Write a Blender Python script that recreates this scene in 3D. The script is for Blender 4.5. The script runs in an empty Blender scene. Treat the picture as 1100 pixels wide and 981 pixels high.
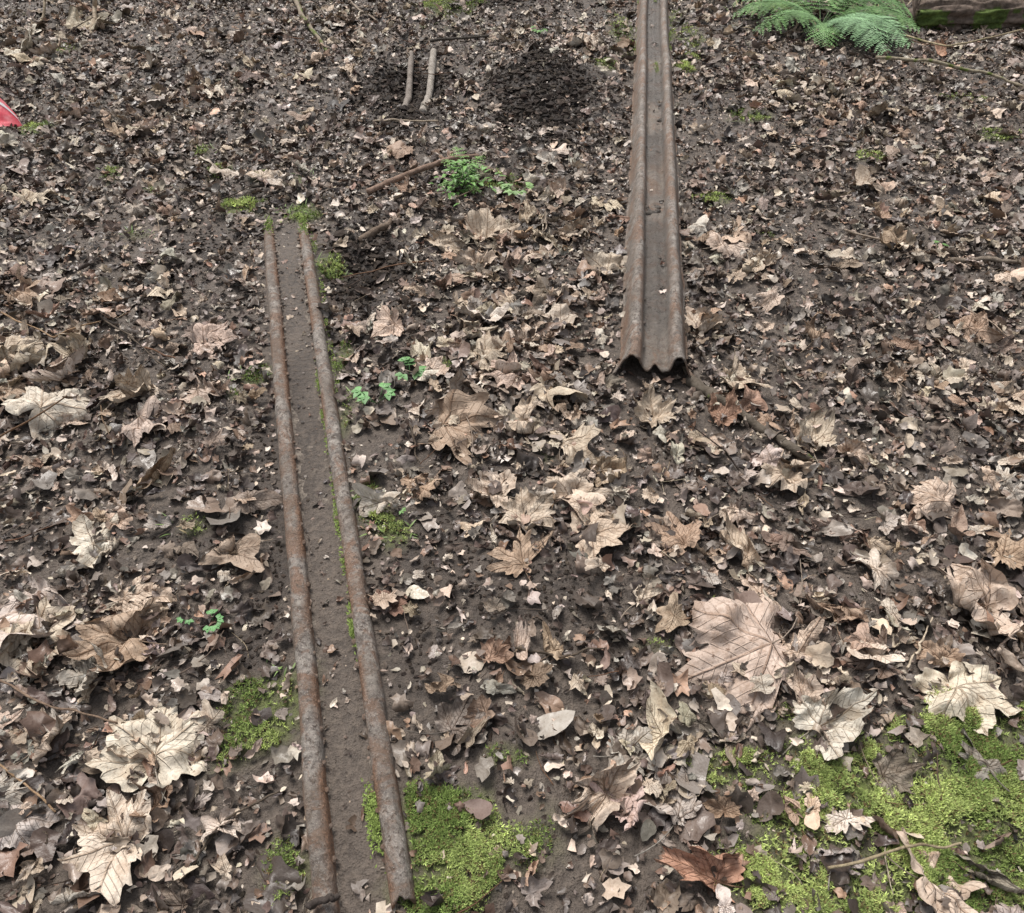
import bpy, math, numpy as np
from mathutils import Vector
H=1.5; F=826.0; CX=550.0; CY=490.5; S=math.sin(math.radians(45))
# ---------------------------------------------------------------- survey helper: photo point -> ground plan (metres)
def G(u,v,z=0.0):
    dx=(u-CX)/F; dy=(v-CY)/F
    t=(H-z)/(S*(1+dy))
    return (t*dx, t*S*(1-dy))
def ppm(v): return F*(S*(1+(v-CY)/F))/H
# ---------------------------------------------------------------- noise
def hsh(i,j,s):
    n=(i.astype(np.int64)*374761393+j.astype(np.int64)*668265263+s*1442695041)&0xffffffff
    n=((n^(n>>13))*1274126177)&0xffffffff
    n=(n^(n>>16))&0xffffffff
    return n/4294967295.0
def vn(x,y,s=0):
    xi=np.floor(x); yi=np.floor(y); fx=x-xi; fy=y-yi
    fx=fx*fx*(3-2*fx); fy=fy*fy*(3-2*fy)
    a=hsh(xi,yi,s);b=hsh(xi+1,yi,s);c=hsh(xi,yi+1,s);d=hsh(xi+1,yi+1,s)
    return (a*(1-fx)+b*fx)*(1-fy)+(c*(1-fx)+d*fx)*fy
def fbm(x,y,s=0,o=4):
    r=0;a=.5;t=0
    for k in range(o):
        r=r+a*vn(x*2**k+17.3*k,y*2**k-9.1*k,s+k);t+=a;a*=.5
    return r/t
def sst(a,b,x):
    t=np.clip((x-a)/(b-a),0,1); return t*t*(3-2*t)
# ---------------------------------------------------------------- layout
LR0=np.array(G(392,985,.03)); LR1=np.array(G(305,236,.03))
RR0=np.array(G(705,392,.06)); RR1=np.array(G(702,-45,.06))
def segd(x,y,a,b):
    d=b-a; L2=d@d
    t=np.clip(((x-a[0])*d[0]+(y-a[1])*d[1])/L2,0,1)
    return np.hypot(x-a[0]-t*d[0],y-a[1]-t*d[1])
def blob(x,y,L,nz=.5,fr=9,seed=3):
    m=np.zeros_like(x); n=fbm(x*fr,y*fr,seed,4)
    for (u,v,ru,rv,w) in L:
        cx,cy=G(u,v); sx=ru/ppm(v); sy=abs(G(u,v-rv)[1]-G(u,v+rv)[1])/2
        d=np.hypot((x-cx)/sx,(y-cy)/sy)
        m=np.maximum(m,w*sst(1.25,.35,d+(n-.5)*2*nz))
    return m
MOSS=[(1010,870,190,85,1),(1060,800,90,50,1),(930,850,110,65,.9),(850,950,75,60,.8),(800,820,60,25,.5),(960,960,110,40,.8),(1090,930,70,70,1),(870,880,60,50,.6),
 (500,905,65,60,.85),(480,965,60,40,.9),(450,870,20,30,.8),(285,770,50,60,.8),(310,940,35,40,.6),(560,905,60,35,.45),(540,815,28,14,.7),
 (415,565,30,22,.8),(395,530,14,20,.7),(790,655,30,14,.6),(262,222,26,11,1),(325,232,24,12,1),(355,282,17,12,.9),(283,190,10,8,.6),
 (370,385,10,22,.7),(372,445,8,25,.7),(800,130,24,8,.8),(1075,145,30,7,.8),(940,172,22,8,.6),(735,75,14,9,.9),(652,75,16,9,.8),
 (770,214,24,8,.8),(40,137,16,10,.8),(480,10,40,9,.8),(830,12,40,8,.8),(1040,103,30,6,.6),(120,190,14,8,.7),(235,182,12,7,.9),(325,195,10,6,.8),(215,160,8,5,.7),(820,260,12,6,.5),
 (275,405,14,10,.6),(475,393,12,10,.6),(210,570,16,12,.4),(670,40,16,30,.5),(735,40,16,26,.6),(540,195,40,12,.6),(860,760,60,20,.3),(70,60,20,8,.5),(700,690,30,10,.3),(170,200,16,7,.5),(150,255,14,6,.5),(585,490,14,7,.5),(250,425,10,7,.5)]
SOIL=[(580,112,78,58,1),(432,100,66,46,1),(388,285,60,62,1),(398,335,34,30,.8),(290,213,34,25,.7),(550,4,55,16,1),(220,275,55,30,.7),(300,600,22,170,.75),(560,640,95,45,.6),(470,600,55,70,.6),(300,460,25,110,.6),(230,560,60,40,.4),(640,700,60,30,.5),(450,700,30,60,.5),(690,590,50,25,.5)]
def height(x,y):
    h=.07*(fbm(x*.8,y*.8,11,3)-.5)+.035*(fbm(x*4,y*4,21,3)-.5)+.026*(fbm(x*16,y*16,31,3)-.5)
    dl=segd(x,y,LR0,LR1); dr=segd(x,y,RR0,RR1)
    k=np.minimum(sst(.08,.3,dl),sst(.08,.35,dr))
    h=h*(.12+.88*k)
    def g(u,v,r,a):
        c=G(u,v); return a*np.exp(-((x-c[0])**2+(y-c[1])**2)/(r*r))
    h=h+g(585,90,.28,.13)+g(440,92,.24,-.07)+g(385,290,.13,-.06)+g(560,6,.3,.10)+g(540,160,.2,.04)
    h=h+g(1010,880,.25,.02)+g(498,920,.09,.012)
    so=blob(x,y,SOIL[:4])
    h=h+so*.06*(fbm(x*18,y*18,77,4)-.45)
    return h
def normal(x,y,e=.02):
    hx=(height(x+e,y)-height(x-e,y))/(2*e); hy=(height(x,y+e)-height(x,y-e))/(2*e)
    n=np.stack([-hx,-hy,np.ones_like(hx)],-1); return n/np.linalg.norm(n,axis=-1,keepdims=True)
# ---------------------------------------------------------------- mesh helpers
def mk(name,V,Fc,mat,col=None,lp=None,smooth=True,parent=None):
    V=np.asarray(V,dtype=np.float32).reshape(-1,3); Fc=np.asarray(Fc,dtype=np.int32)
    k=Fc.shape[1]; me=bpy.data.meshes.new(name)
    me.vertices.add(len(V)); me.vertices.foreach_set('co',V.ravel())
    me.loops.add(Fc.size); me.loops.foreach_set('vertex_index',Fc.ravel())
    me.polygons.add(len(Fc)); me.polygons.foreach_set('loop_start',np.arange(0,Fc.size,k,dtype=np.int32))
    me.polygons.foreach_set('use_smooth',np.full(len(Fc),smooth))
    me.update(calc_edges=True)
    if col is not None:
        c=np.ones((len(V),4),np.float32); c[:,:3]=np.asarray(col).reshape(-1,3)
        a=me.attributes.new('Col','FLOAT_COLOR','POINT'); a.data.foreach_set('color',c.ravel())
    if lp is not None:
        a=me.attributes.new('lp','FLOAT_VECTOR','POINT'); a.data.foreach_set('vector',np.asarray(lp,dtype=np.float32).ravel())
    me.materials.append(mat)
    o=bpy.data.objects.new(name,me); bpy.context.collection.objects.link(o)
    if parent: o.parent=parent
    return o
def empty(name,loc=(0,0,0)):
    o=bpy.data.objects.new(name,None); o.empty_display_size=.1; bpy.context.collection.objects.link(o); return o
def gridf(nr,nc,closed=False):
    i=np.arange(nr-1)[:,None]; j=np.arange(nc if closed else nc-1)[None,:]; j2=(j+1)%nc
    return np.stack([i*nc+j,i*nc+j2,(i+1)*nc+j2,(i+1)*nc+j],-1).reshape(-1,4)
# ---------------------------------------------------------------- materials
class NT:
    def __init__(s,name):
        s.m=bpy.data.materials.new(name); s.m.use_nodes=True; s.t=s.m.node_tree; s.n=s.t.nodes; s.l=s.t.links
        s.b=s.n['Principled BSDF']
    def add(s,t,**k):
        n=s.n.new(t)
        for a,b in k.items(): setattr(n,a,b)
        return n
    def put(s,inp,v):
        if isinstance(v,bpy.types.NodeSocket): s.l.new(v,inp)
        elif v is not None: inp.default_value=v
    def math(s,op,a,b=None,c=None,clamp=False):
        n=s.add('ShaderNodeMath',operation=op,use_clamp=clamp)
        for i,v in enumerate((a,b,c)): s.put(n.inputs[i],v)
        return n.outputs[0]
    def noise(s,sc,det=4,vec=None,rough=.55,dist=0):
        n=s.add('ShaderNodeTexNoise'); n.inputs['Scale'].default_value=sc; n.inputs['Detail'].default_value=det
        n.inputs['Roughness'].default_value=rough; n.inputs['Distortion'].default_value=dist
        s.put(n.inputs['Vector'],vec if vec else s.pos()); return n.outputs['Fac']
    def pos(s):
        if not hasattr(s,'_p'): s._p=s.add('ShaderNodeNewGeometry').outputs['Position']
        return s._p
    def ramp(s,f,a,b,lo=0.,hi=1.):
        n=s.add('ShaderNodeMapRange',clamp=True); s.put(n.inputs[0],f)
        for i,v in zip((1,2,3,4),(a,b,lo,hi)): n.inputs[i].default_value=v
        return n.outputs[0]
    def mix(s,f,a,b,mode='MIX'):
        n=s.add('ShaderNodeMix',data_type='RGBA',blend_type=mode)
        s.put(n.inputs[0],f)
        for i,v in ((6,a),(7,b)):
            if isinstance(v,tuple): v=(*v,1)
            s.put(n.inputs[i],v)
        return n.outputs[2]
    def attr(s,nm): return s.add('ShaderNodeAttribute',attribute_name=nm)
    def bump(s,h,st,d=.005):
        n=s.add('ShaderNodeBump'); n.inputs['Strength'].default_value=st; n.inputs['Distance'].default_value=d
        s.l.new(h,n.inputs['Height']); s.l.new(n.outputs[0],s.b.inputs['Normal']); return n
    def fin(s,col,rough=.8,spec=.3,metal=0):
        s.put(s.b.inputs['Base Color'],(*col,1) if isinstance(col,tuple) else col); s.put(s.b.inputs['Roughness'],rough)
        s.put(s.b.inputs['Specular IOR Level'],spec); s.put(s.b.inputs['Metallic'],metal); return s.m
# soil
t=NT('damp_soil'); a=t.attr('Col'); sep=t.add('ShaderNodeSeparateColor'); t.l.new(a.outputs['Color'],sep.inputs[0])
n1=t.noise(6,5);n2=t.noise(60,5);n3=t.noise(260,3)
c=t.mix(t.ramp(n1,.35,.65),(.060,.047,.038),(.105,.083,.067))
c=t.mix(t.ramp(n2,.4,.7),c,(.150,.120,.097)); c=t.mix(t.ramp(n3,.55,.75,0,.7),c,(.022,.016,.012))
c=t.mix(sep.outputs[1],c,t.mix(n2,(.018,.013,.010),(.06,.045,.036)))
c=t.mix(t.math('MULTIPLY',sep.outputs[0],t.ramp(n2,.3,.55)),c,t.mix(n3,(.06,.08,.02),(.15,.18,.045)))
t.bump(t.math('ADD',t.math('MULTIPLY',n2,1.),t.math('MULTIPLY',n3,.4)),.9,.015)
M_soil=t.fin(c,t.ramp(n2,.3,.7,.36,.9),.5)
# leaves
def leafmat(name,veins,rlo,rhi,spec):
    t=NT(name); a=t.attr('Col').outputs['Color']; lp=t.attr('lp').outputs['Vector']
    n1=t.noise(35,4); n2=t.noise(170,4); n3=t.noise(12,3)
    c=t.mix(t.ramp(n1,.38,.68,0,.5),a,t.mix(1.,a,(.56,.49,.44),'MULTIPLY'))
    c=t.mix(t.ramp(n2,.52,.72,0,.5),c,t.mix(1.,a,(.48,.39,.34),'MULTIPLY'))
    h=t.math('MULTIPLY',n2,.5)
    if veins:
        sp=t.add('ShaderNodeSeparateXYZ'); t.l.new(lp,sp.inputs[0]); X,Y=sp.outputs[0],sp.outputs[1]
        best=None;sec=None
        for ang in (0,46,-46,92,-92):
            dx,dy=math.sin(math.radians(ang)),math.cos(math.radians(ang))
            al=t.math('ADD',t.math('MULTIPLY',X,dx),t.math('MULTIPLY',Y,dy))
            cr=t.math('ABSOLUTE',t.math('SUBTRACT',t.math('MULTIPLY',X,dy),t.math('MULTIPLY',Y,dx)))
            neg=t.math('MULTIPLY',t.math('LESS_THAN',al,0.),5.)
            d=t.math('ADD',cr,neg)
            w=t.math('PINGPONG',t.math('SUBTRACT',al,t.math('MULTIPLY',cr,.9)),.065)
            w=t.math('ADD',t.math('ADD',w,neg),t.math('MULTIPLY',t.math('GREATER_THAN',cr,.24),5.))
            best=d if best is None else t.math('MINIMUM',best,d)
            sec=w if sec is None else t.math('MINIMUM',sec,w)
        mv=t.ramp(best,.004,.020,1,0); sv=t.ramp(sec,.0,.012,1,0)
        c=t.mix(t.math('MULTIPLY',sv,.20),c,t.mix(1.,a,(.5,.38,.30),'MULTIPLY'))
        c=t.mix(t.math('MULTIPLY',mv,.45),c,t.mix(1.,a,(.55,.40,.30),'MULTIPLY'))
        h=t.math('ADD',h,t.math('ADD',t.math('MULTIPLY',mv,1.2),t.math('MULTIPLY',sv,.6)))
        n5=t.noise(22,5,rough=.7); c=t.mix(t.ramp(n5,.52,.62,0,.55),c,t.mix(1.,a,(.54,.45,.38),'MULTIPLY'))
        n6=t.noise(55,5,rough=.7); c=t.mix(t.ramp(n6,.60,.66,0,.8),c,t.mix(1.,a,(.28,.21,.17),'MULTIPLY'))
        h=t.math('ADD',h,t.math('MULTIPLY',n5,1.5))
    t.bump(h,.8,.004 if veins else .003)
    return t.fin(c,t.ramp(n3,.35,.65,rlo,rhi),spec)
M_lit=leafmat('wet_leaf_litter',False,.27,.7,.55); M_leaf=leafmat('dry_sycamore_leaf',True,.55,.85,.35)
# moss / plants
t=NT('moss_green'); a=t.attr('Col').outputs['Color']; M_moss=t.fin(a,.75,.2)
t=NT('plant_green'); a=t.attr('Col').outputs['Color']; n=t.noise(90,3)
M_plant=t.fin(t.mix(t.ramp(n,.4,.7,0,.5),a,t.mix(1.,a,(.55,.6,.4),'MULTIPLY')),.5,.35)
# wood
t=NT('dead_wood'); a=t.attr('Col').outputs['Color']; n=t.noise(60,5); n2=t.noise(250,3)
t.bump(t.math('ADD',n,n2),.7,.004)
M_wood=t.fin(t.mix(t.ramp(n,.35,.65,0,.7),a,t.mix(1.,a,(.4,.36,.32),'MULTIPLY')),.8,.25)
# rusty steel (Col = R: dirt, G: wet, B: bare orange rust)
t=NT('rusty_steel'); sep=t.add('ShaderNodeSeparateColor'); t.l.new(t.attr('Col').outputs['Color'],sep.inputs[0])
n1=t.noise(9,5);n2=t.noise(38,8,rough=.75);n3=t.noise(240,5,rough=.7);n4=t.noise(11,8,rough=.75,dist=.8);n5=t.noise(90,6,rough=.75);n6=t.noise(28,8,rough=.8)
c=t.mix(t.ramp(n2,.40,.60),(.165,.142,.125),(.42,.375,.33))
c=t.mix(t.ramp(n4,.49,.57,0,.7),c,t.mix(t.ramp(n5,.4,.6),(.17,.088,.052),(.33,.185,.11)))
c=t.mix(t.ramp(n5,.53,.60,0,.85),c,(.070,.050,.040))
c=t.mix(t.ramp(n1,.50,.62,0,.4),c,(.16,.122,.095)); c=t.mix(t.ramp(n3,.58,.66,0,.85),c,(.50,.45,.40)); c=t.mix(t.ramp(n6,.56,.62,0,.75),c,(.12,.088,.066))
sp=t.mix(t.ramp(n5,.38,.62),(.085,.066,.052),(.20,.165,.13))
c=t.mix(t.math('MULTIPLY',sep.outputs[0],t.ramp(n2,.40,.54,.3,1)),c,sp)
c=t.mix(t.math('MULTIPLY',sep.outputs[1],.55),c,(.070,.066,.062))
c=t.mix(t.math('MULTIPLY',sep.outputs[2],.8),c,t.mix(t.ramp(n3,.4,.6),(.12,.062,.035),(.36,.185,.10)))
t.bump(t.math('ADD',t.math('MULTIPLY',n2,1.4),t.math('ADD',n5,t.math('MULTIPLY',n3,.6))),1.,.008)
ro=t.math('SUBTRACT',t.ramp(n2,.3,.7,.6,.9),t.math('MULTIPLY',sep.outputs[1],.45))
M_rust=t.fin(c,ro,.4,.0)
t=NT('trodden_soil'); n1=t.noise(7,4);n2=t.noise(25,6,rough=.7);n3=t.noise(120,5,rough=.7)
c=t.mix(t.ramp(n2,.38,.62),(.105,.083,.067),(.29,.245,.20)); c=t.mix(t.ramp(n3,.50,.62,0,.8),c,(.058,.043,.034)); c=t.mix(t.ramp(n1,.5,.65,0,.5),c,(.10,.078,.06))
t.bump(t.math('ADD',n2,n3),1.,.010); M_fill=t.fin(c,t.ramp(n1,.4,.6,.8,.5),.45)
t=NT('red_plastic'); n2=t.noise(25,3)
M_red=t.fin(t.mix(t.ramp(n2,.4,.7),(.72,.09,.12),(.85,.26,.28)),.35,.5)
t=NT('white_plastic'); M_whi=t.fin((.75,.7,.7),.4,.5)
# ---------------------------------------------------------------- ground
def axis(a,b,s,out):
    m=list(np.arange(a,b,s)); st=s; lo=[];x=a
    while x>-out: st*=1.25; x-=st; lo.append(x)
    hi=[];x=m[-1];st=s
    while x<out: st*=1.25; x+=st; hi.append(x)
    return np.array(lo[::-1]+m+hi)
xs=axis(-4.6,4.6,.017,160); ys=axis(.1,7.2,.015,160)
XX,YY=np.meshgrid(xs,ys); ZZ=height(XX,YY)
mo=blob(XX,YY,MOSS,.7,14); so=blob(XX,YY,SOIL)
ZZ=ZZ+mo*.006*(fbm(XX*30,YY*30,5,2))
mk('ground',np.stack([XX,YY,ZZ],-1),gridf(len(ys),len(xs)),M_soil,np.stack([mo,so,0*mo],-1).reshape(-1,3))
# ---------------------------------------------------------------- leaf templates
SYC=np.array([(0,1.0),(5,.90),(8,.86),(11,.88),(17,.76),(19,.77),(27,.66),(31,.69),(34,.75),(37,.75),(41,.84),(46,.94),(51,.84),(55,.80),(58,.79),(64,.70),(73,.61),(80,.64),(86,.68),(94,.76),(101,.68),(108,.66),(114,.60),(122,.57),(135,.50),(148,.46),(160,.38),(172,.24),(180,.12)])
def outline(kind,th,r):
    d=np.degrees(np.abs(((th+np.pi)%(2*np.pi))-np.pi))
    if kind in('syc','torn'):
        k=SYC.copy(); k[1:-1,1]*=r.normal(1,.05,len(k)-2)
        R=np.interp(d,k[:,0],k[:,1]); R*=1+.045*np.sin(th*r.integers(17,25)+r.random()*6)
        R*=1+.14*np.sin(th+r.random()*6)+.06*np.sin(2*th+r.random()*6)
        R*=1-.28*sst(.60,.72,vn(th*5+30,th*0+r.random()*90,5))*r.random()
        if kind=='torn':
            c0=r.uniform(0,6.28); wd=r.uniform(.5,1.5); dd=np.abs((th-c0+np.pi)%(2*np.pi)-np.pi)
            R*=1-r.uniform(.4,.75)*sst(wd+.15,wd-.1,dd); R*=1+.1*np.sin(th*13+r.random()*6)
    elif kind=='oval':
        w=r.uniform(.38,.62); R=w/np.sqrt((w*np.cos(th))**2+np.sin(th)**2)*(1+.08*np.sin(th*11)+.12*np.sin(th*3+r.random()*6))
    else:
        R=.7*np.ones_like(th)
        for k in range(2,8): R=R+r.normal(0,.30/k**.8)*np.sin(k*th+r.random()*6.3)
        R=np.clip(R,.22,1.3)
    return R
def bend(P,phi,k,t0=None):
    if abs(k)<1e-3: return P
    c,s=math.cos(phi),math.sin(phi)
    x=P[:,0]*c+P[:,1]*s; y=-P[:,0]*s+P[:,1]*c; z=P[:,2]
    R=1/k
    if t0 is None: xa=np.sin(x*k)*(R-z); za=R-np.cos(x*k)*(R-z)
    else:
        q=np.clip(x-t0,0,None); xa=np.where(q>0,t0+np.sin(q*k)*(R-z),x); za=np.where(q>0,R-np.cos(q*k)*(R-z),z)
    return np.stack([xa*c-y*s,xa*s+y*c,za],-1)
def leaf(kind,na,nr,r,curl=1.,crump=.08,flap=.35):
    th=np.linspace(0,2*np.pi,na,endpoint=False); R=outline(kind,th,r)
    q=np.linspace(0,1,nr+1)[1:]
    x=(q[:,None]*R*np.sin(th)).ravel(); y=(q[:,None]*R*np.cos(th)).ravel(); qq=np.r_[0,(q[:,None]+0*R).ravel()]
    x=np.r_[0,x]; y=np.r_[0,y]
    o=r.random(2)*50; sd=int(r.integers(1000))
    z=crump*2*(fbm(x*1.7+o[0],y*1.7+o[1],sd,3)-.5)+crump*.6*(vn(x*6+o[0],y*6+o[1],sd)-.5)
    z=z+crump*1.1*np.abs(fbm(x*2.6+o[1],y*2.6+o[0],sd+7,2)-.5)*2
    rr=np.hypot(x,y); t2=np.arctan2(x,y)
    z=z+rr**2*r.normal(.05,.12)*curl
    ed=vn(t2*1.6+20,o[0]+0*t2,sd+3)-.42
    z=z+curl*.6*np.clip(qq-.55,0,1)**1.4*ed*rr
    if kind in('syc','torn'):
        z=z+.10*rr*np.abs(np.sin(t2*180/46/2))*r.uniform(.4,1.9)
        z=z+curl*.2*np.clip(rr-.45,0,1)**1.3*np.sin(t2*2+r.random()*6)*r.uniform(.2,1.5)
    else: z=z+abs(x)*r.uniform(0,.6)
    P=np.stack([x,y,z],-1)
    if r.random()<flap: P=bend(P,r.uniform(0,6.28),r.choice([1,-1],p=[.7,.3])*r.uniform(2.,4.5),r.uniform(.1,.45))
    P=bend(P,r.uniform(0,np.pi),r.choice([1,-1],p=[.6,.4])*r.uniform(.2,1.4)*curl)
    if r.random()<.4: P=bend(P,r.uniform(0,np.pi),r.uniform(-1.2,1.2)*curl)
    lp=np.stack([x,y,0*x],-1)
    return P,lp
def leaff(na,nr):
    a=np.arange(na); b=(a+1)%na
    f=[np.stack([0*a,1+b,1+a],-1)]
    for k in range(nr-1):
        i0=1+k*na; i1=i0+na
        f+= [np.stack([i0+a,i0+b,i1+b],-1),np.stack([i0+a,i1+b,i1+a],-1)]
    return np.concatenate(f)
def frames(n,phi,tilt_s,r):
    N=len(phi); zz=n+np.stack([r.normal(0,1,N)*tilt_s,r.normal(0,1,N)*tilt_s,np.zeros(N)],-1)
    zz/=np.linalg.norm(zz,axis=1,keepdims=True)
    ya=np.stack([np.cos(phi),np.sin(phi),0*phi],-1)
    ya-=zz*(ya*zz).sum(1,keepdims=True); ya/=np.linalg.norm(ya,axis=1,keepdims=True)
    xa=np.cross(ya,zz)
    return np.stack([xa,ya,zz],-1)
def scatter(name,T,L,Fc,x,y,size,cols,lift,tilt,mat,r):
    N=len(x); ch=r.integers(0,len(T),N); n=normal(x,y); Rm=frames(n,r.uniform(0,2*np.pi,N),tilt,r)
    asp=np.stack([r.uniform(.65,1.2,N),r.uniform(.8,1.2,N),r.uniform(.7,1.2,N)],-1)*size[:,None]
    P=T[ch]*asp[:,None,:]
    P=np.einsum('nij,nvj->nvi',Rm,P)
    z0=height(x,y)+lift
    mz=np.percentile(P[:,:,2],25,axis=1)
    P[:,:,0]+=x[:,None];P[:,:,1]+=y[:,None];P[:,:,2]+=(z0-mz*.8)[:,None]
    V=P.shape[1]; FF=(Fc[None]+(np.arange(N)*V)[:,None,None]).reshape(-1,3)
    C=np.repeat(cols[:,None,:],V,1)
    return mk(name,P.reshape(-1,3),FF,mat,C.reshape(-1,3),L[ch].reshape(-1,3))
def templates(n,kinds,na,nr,seed,curl=1.,crump=.1):
    r=np.random.default_rng(seed); T=[];L=[]
    for i in range(n):
        P,l=leaf(kinds[i%len(kinds)],na,nr,r,curl,crump); T.append(P);L.append(l)
    return np.array(T),np.array(L),leaff(na,nr)
def sample(n,r,dens,ymax=8.2):
    X=[];Y=[];tot=0
    while tot<n:
        y=r.uniform(.05,ymax,n*2); x=r.uniform(-1,1,n*2)*(ymax*.72+1.0)
        k=(np.abs(x)<1.35+.68*y); x=x[k];y=y[k]
        p=dens(x,y); k=r.random(len(x))<p; x=x[k];y=y[k]; X.append(x);Y.append(y);tot+=len(x)
    return np.concatenate(X)[:n],np.concatenate(Y)[:n]
def palette(n,r,P,sg=.3):
    w=np.array([p[0] for p in P]); C=np.array([p[1] for p in P]); i=r.choice(len(P),n,p=w/w.sum())
    c=C[i]*r.lognormal(0,sg,n)[:,None]*r.normal(1,.025,(n,3)); c=np.clip(c,.008,None)
    return c*np.minimum(1,.66/c.max(1))[:,None]
uL=(LR1-LR0)/np.linalg.norm(LR1-LR0); uR=(RR1-RR0)/np.linalg.norm(RR1-RR0)
LA,LB=LR0+uL*.09,LR1-uL*.10; RA=RR0+uR*.10
def railmask(x,y,w=.105,wl=None):
    return (segd(x,y,LA,LB)>(wl or w))&(segd(x,y,RA,RR1)>w)
def dens_l(x,y):
    d=1-.95*np.clip(blob(x,y,SOIL),0,1)-.82*np.clip(blob(x,y,MOSS,.7,14),0,1)
    d*=.45+.55*sst(.32,.52,fbm(x*2.5,y*2.5,91,3)); d*=np.clip(1.25-.1*y,.4,1)
    return np.clip(d,.02,1)*railmask(x,y,.105,.092)
r=np.random.default_rng(21)
DARK=[(20,(.070,.052,.043)),(25,(.140,.103,.081)),(13,(.215,.14,.10)),(22,(.235,.202,.174)),(15,(.40,.33,.262)),(7,(.58,.505,.42))]
T,L,Fc=templates(48,['frag','oval','torn','frag','syc','torn'],15,2,5,1.7,.24)
x,y=sample(60000,r,dens_l)
scatter('leaf_litter',T,L,Fc,x,y,np.clip(r.lognormal(math.log(.018),.45,len(x)),.006,.045),palette(len(x),r,DARK,.38),r.uniform(0,.020,len(x)),.42,M_lit,r)
T,L,Fc=templates(24,['torn','syc','torn','oval'],36,4,15,1.6,.22)
x,y=sample(4600,r,lambda x,y:dens_l(x,y)*(1-.5*blob(x,y,MOSS))*railmask(x,y,.13,.12))
scatter('rotting_leaves',T,L,Fc,x,y,np.clip(r.lognormal(math.log(.034),.3,len(x)),.02,.06),palette(len(x),r,[(3,(.07,.054,.045)),(4,(.14,.108,.088)),(3,(.22,.165,.13)),(3,(.23,.205,.178))]),r.uniform(.003,.018,len(x)),.3,M_lit,r)
T,L,Fc=templates(20,['frag','frag','oval'],7,1,6,1.,.2)
def dens_c(x,y):
    return np.clip(1-.75*blob(x,y,SOIL)-.6*blob(x,y,MOSS,.7,14),.05,1)*np.clip(1.25-.12*y,.3,1)*railmask(x,y,.1,.086)
x,y=sample(75000,r,dens_c)
scatter('leaf_crumbs',T,L,Fc,x,y,np.clip(r.lognormal(math.log(.0075),.4,len(x)),.003,.016),palette(len(x),r,DARK,.4),r.uniform(0,.014,len(x)),.5,M_lit,r)
# medium tan leaves
TANB=[(560,310,110,110,1),(60,410,90,60,1),(610,240,60,60,.9),(240,95,60,25,.9),(30,50,60,40,.8),(850,105,60,40,.8),(150,130,60,20,.7),(520,440,80,60,.8),(640,550,80,60,.8),(60,680,90,70,.8),(700,850,110,50,.8),(790,270,40,30,.8),(1040,300,60,90,.6),(840,480,60,60,.8),(380,30,60,30,.5),(620,60,40,30,.8),(850,650,80,60,.6),(1000,600,90,60,.6),(110,310,60,30,.6),(880,740,90,50,.6),(130,850,100,80,.6),(1040,420,80,40,.6)]
def dens_m(x,y): return np.clip(.22+.78*blob(x,y,TANB,.6,5),0,1)*(1-.97*blob(x,y,SOIL))*(1-.8*blob(x,y,MOSS))*railmask(x,y,.125,.115)
TAN=[(24,(.57,.475,.38)),(22,(.45,.355,.27)),(13,(.36,.255,.185)),(13,(.30,.245,.198)),(20,(.65,.58,.485)),(10,(.43,.395,.345))]
T,L,Fc=templates(48,['torn','syc','torn','oval','frag'],44,5,8,1.7,.24)
x,y=sample(6600,r,dens_m)
scatter('fallen_leaves',T,L,Fc,x,y,np.clip(r.lognormal(math.log(.034),.40,len(x)),.013,.08),palette(len(x),r,TAN,.25),r.uniform(.008,.028,len(x)),.35,M_leaf,r)
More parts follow.
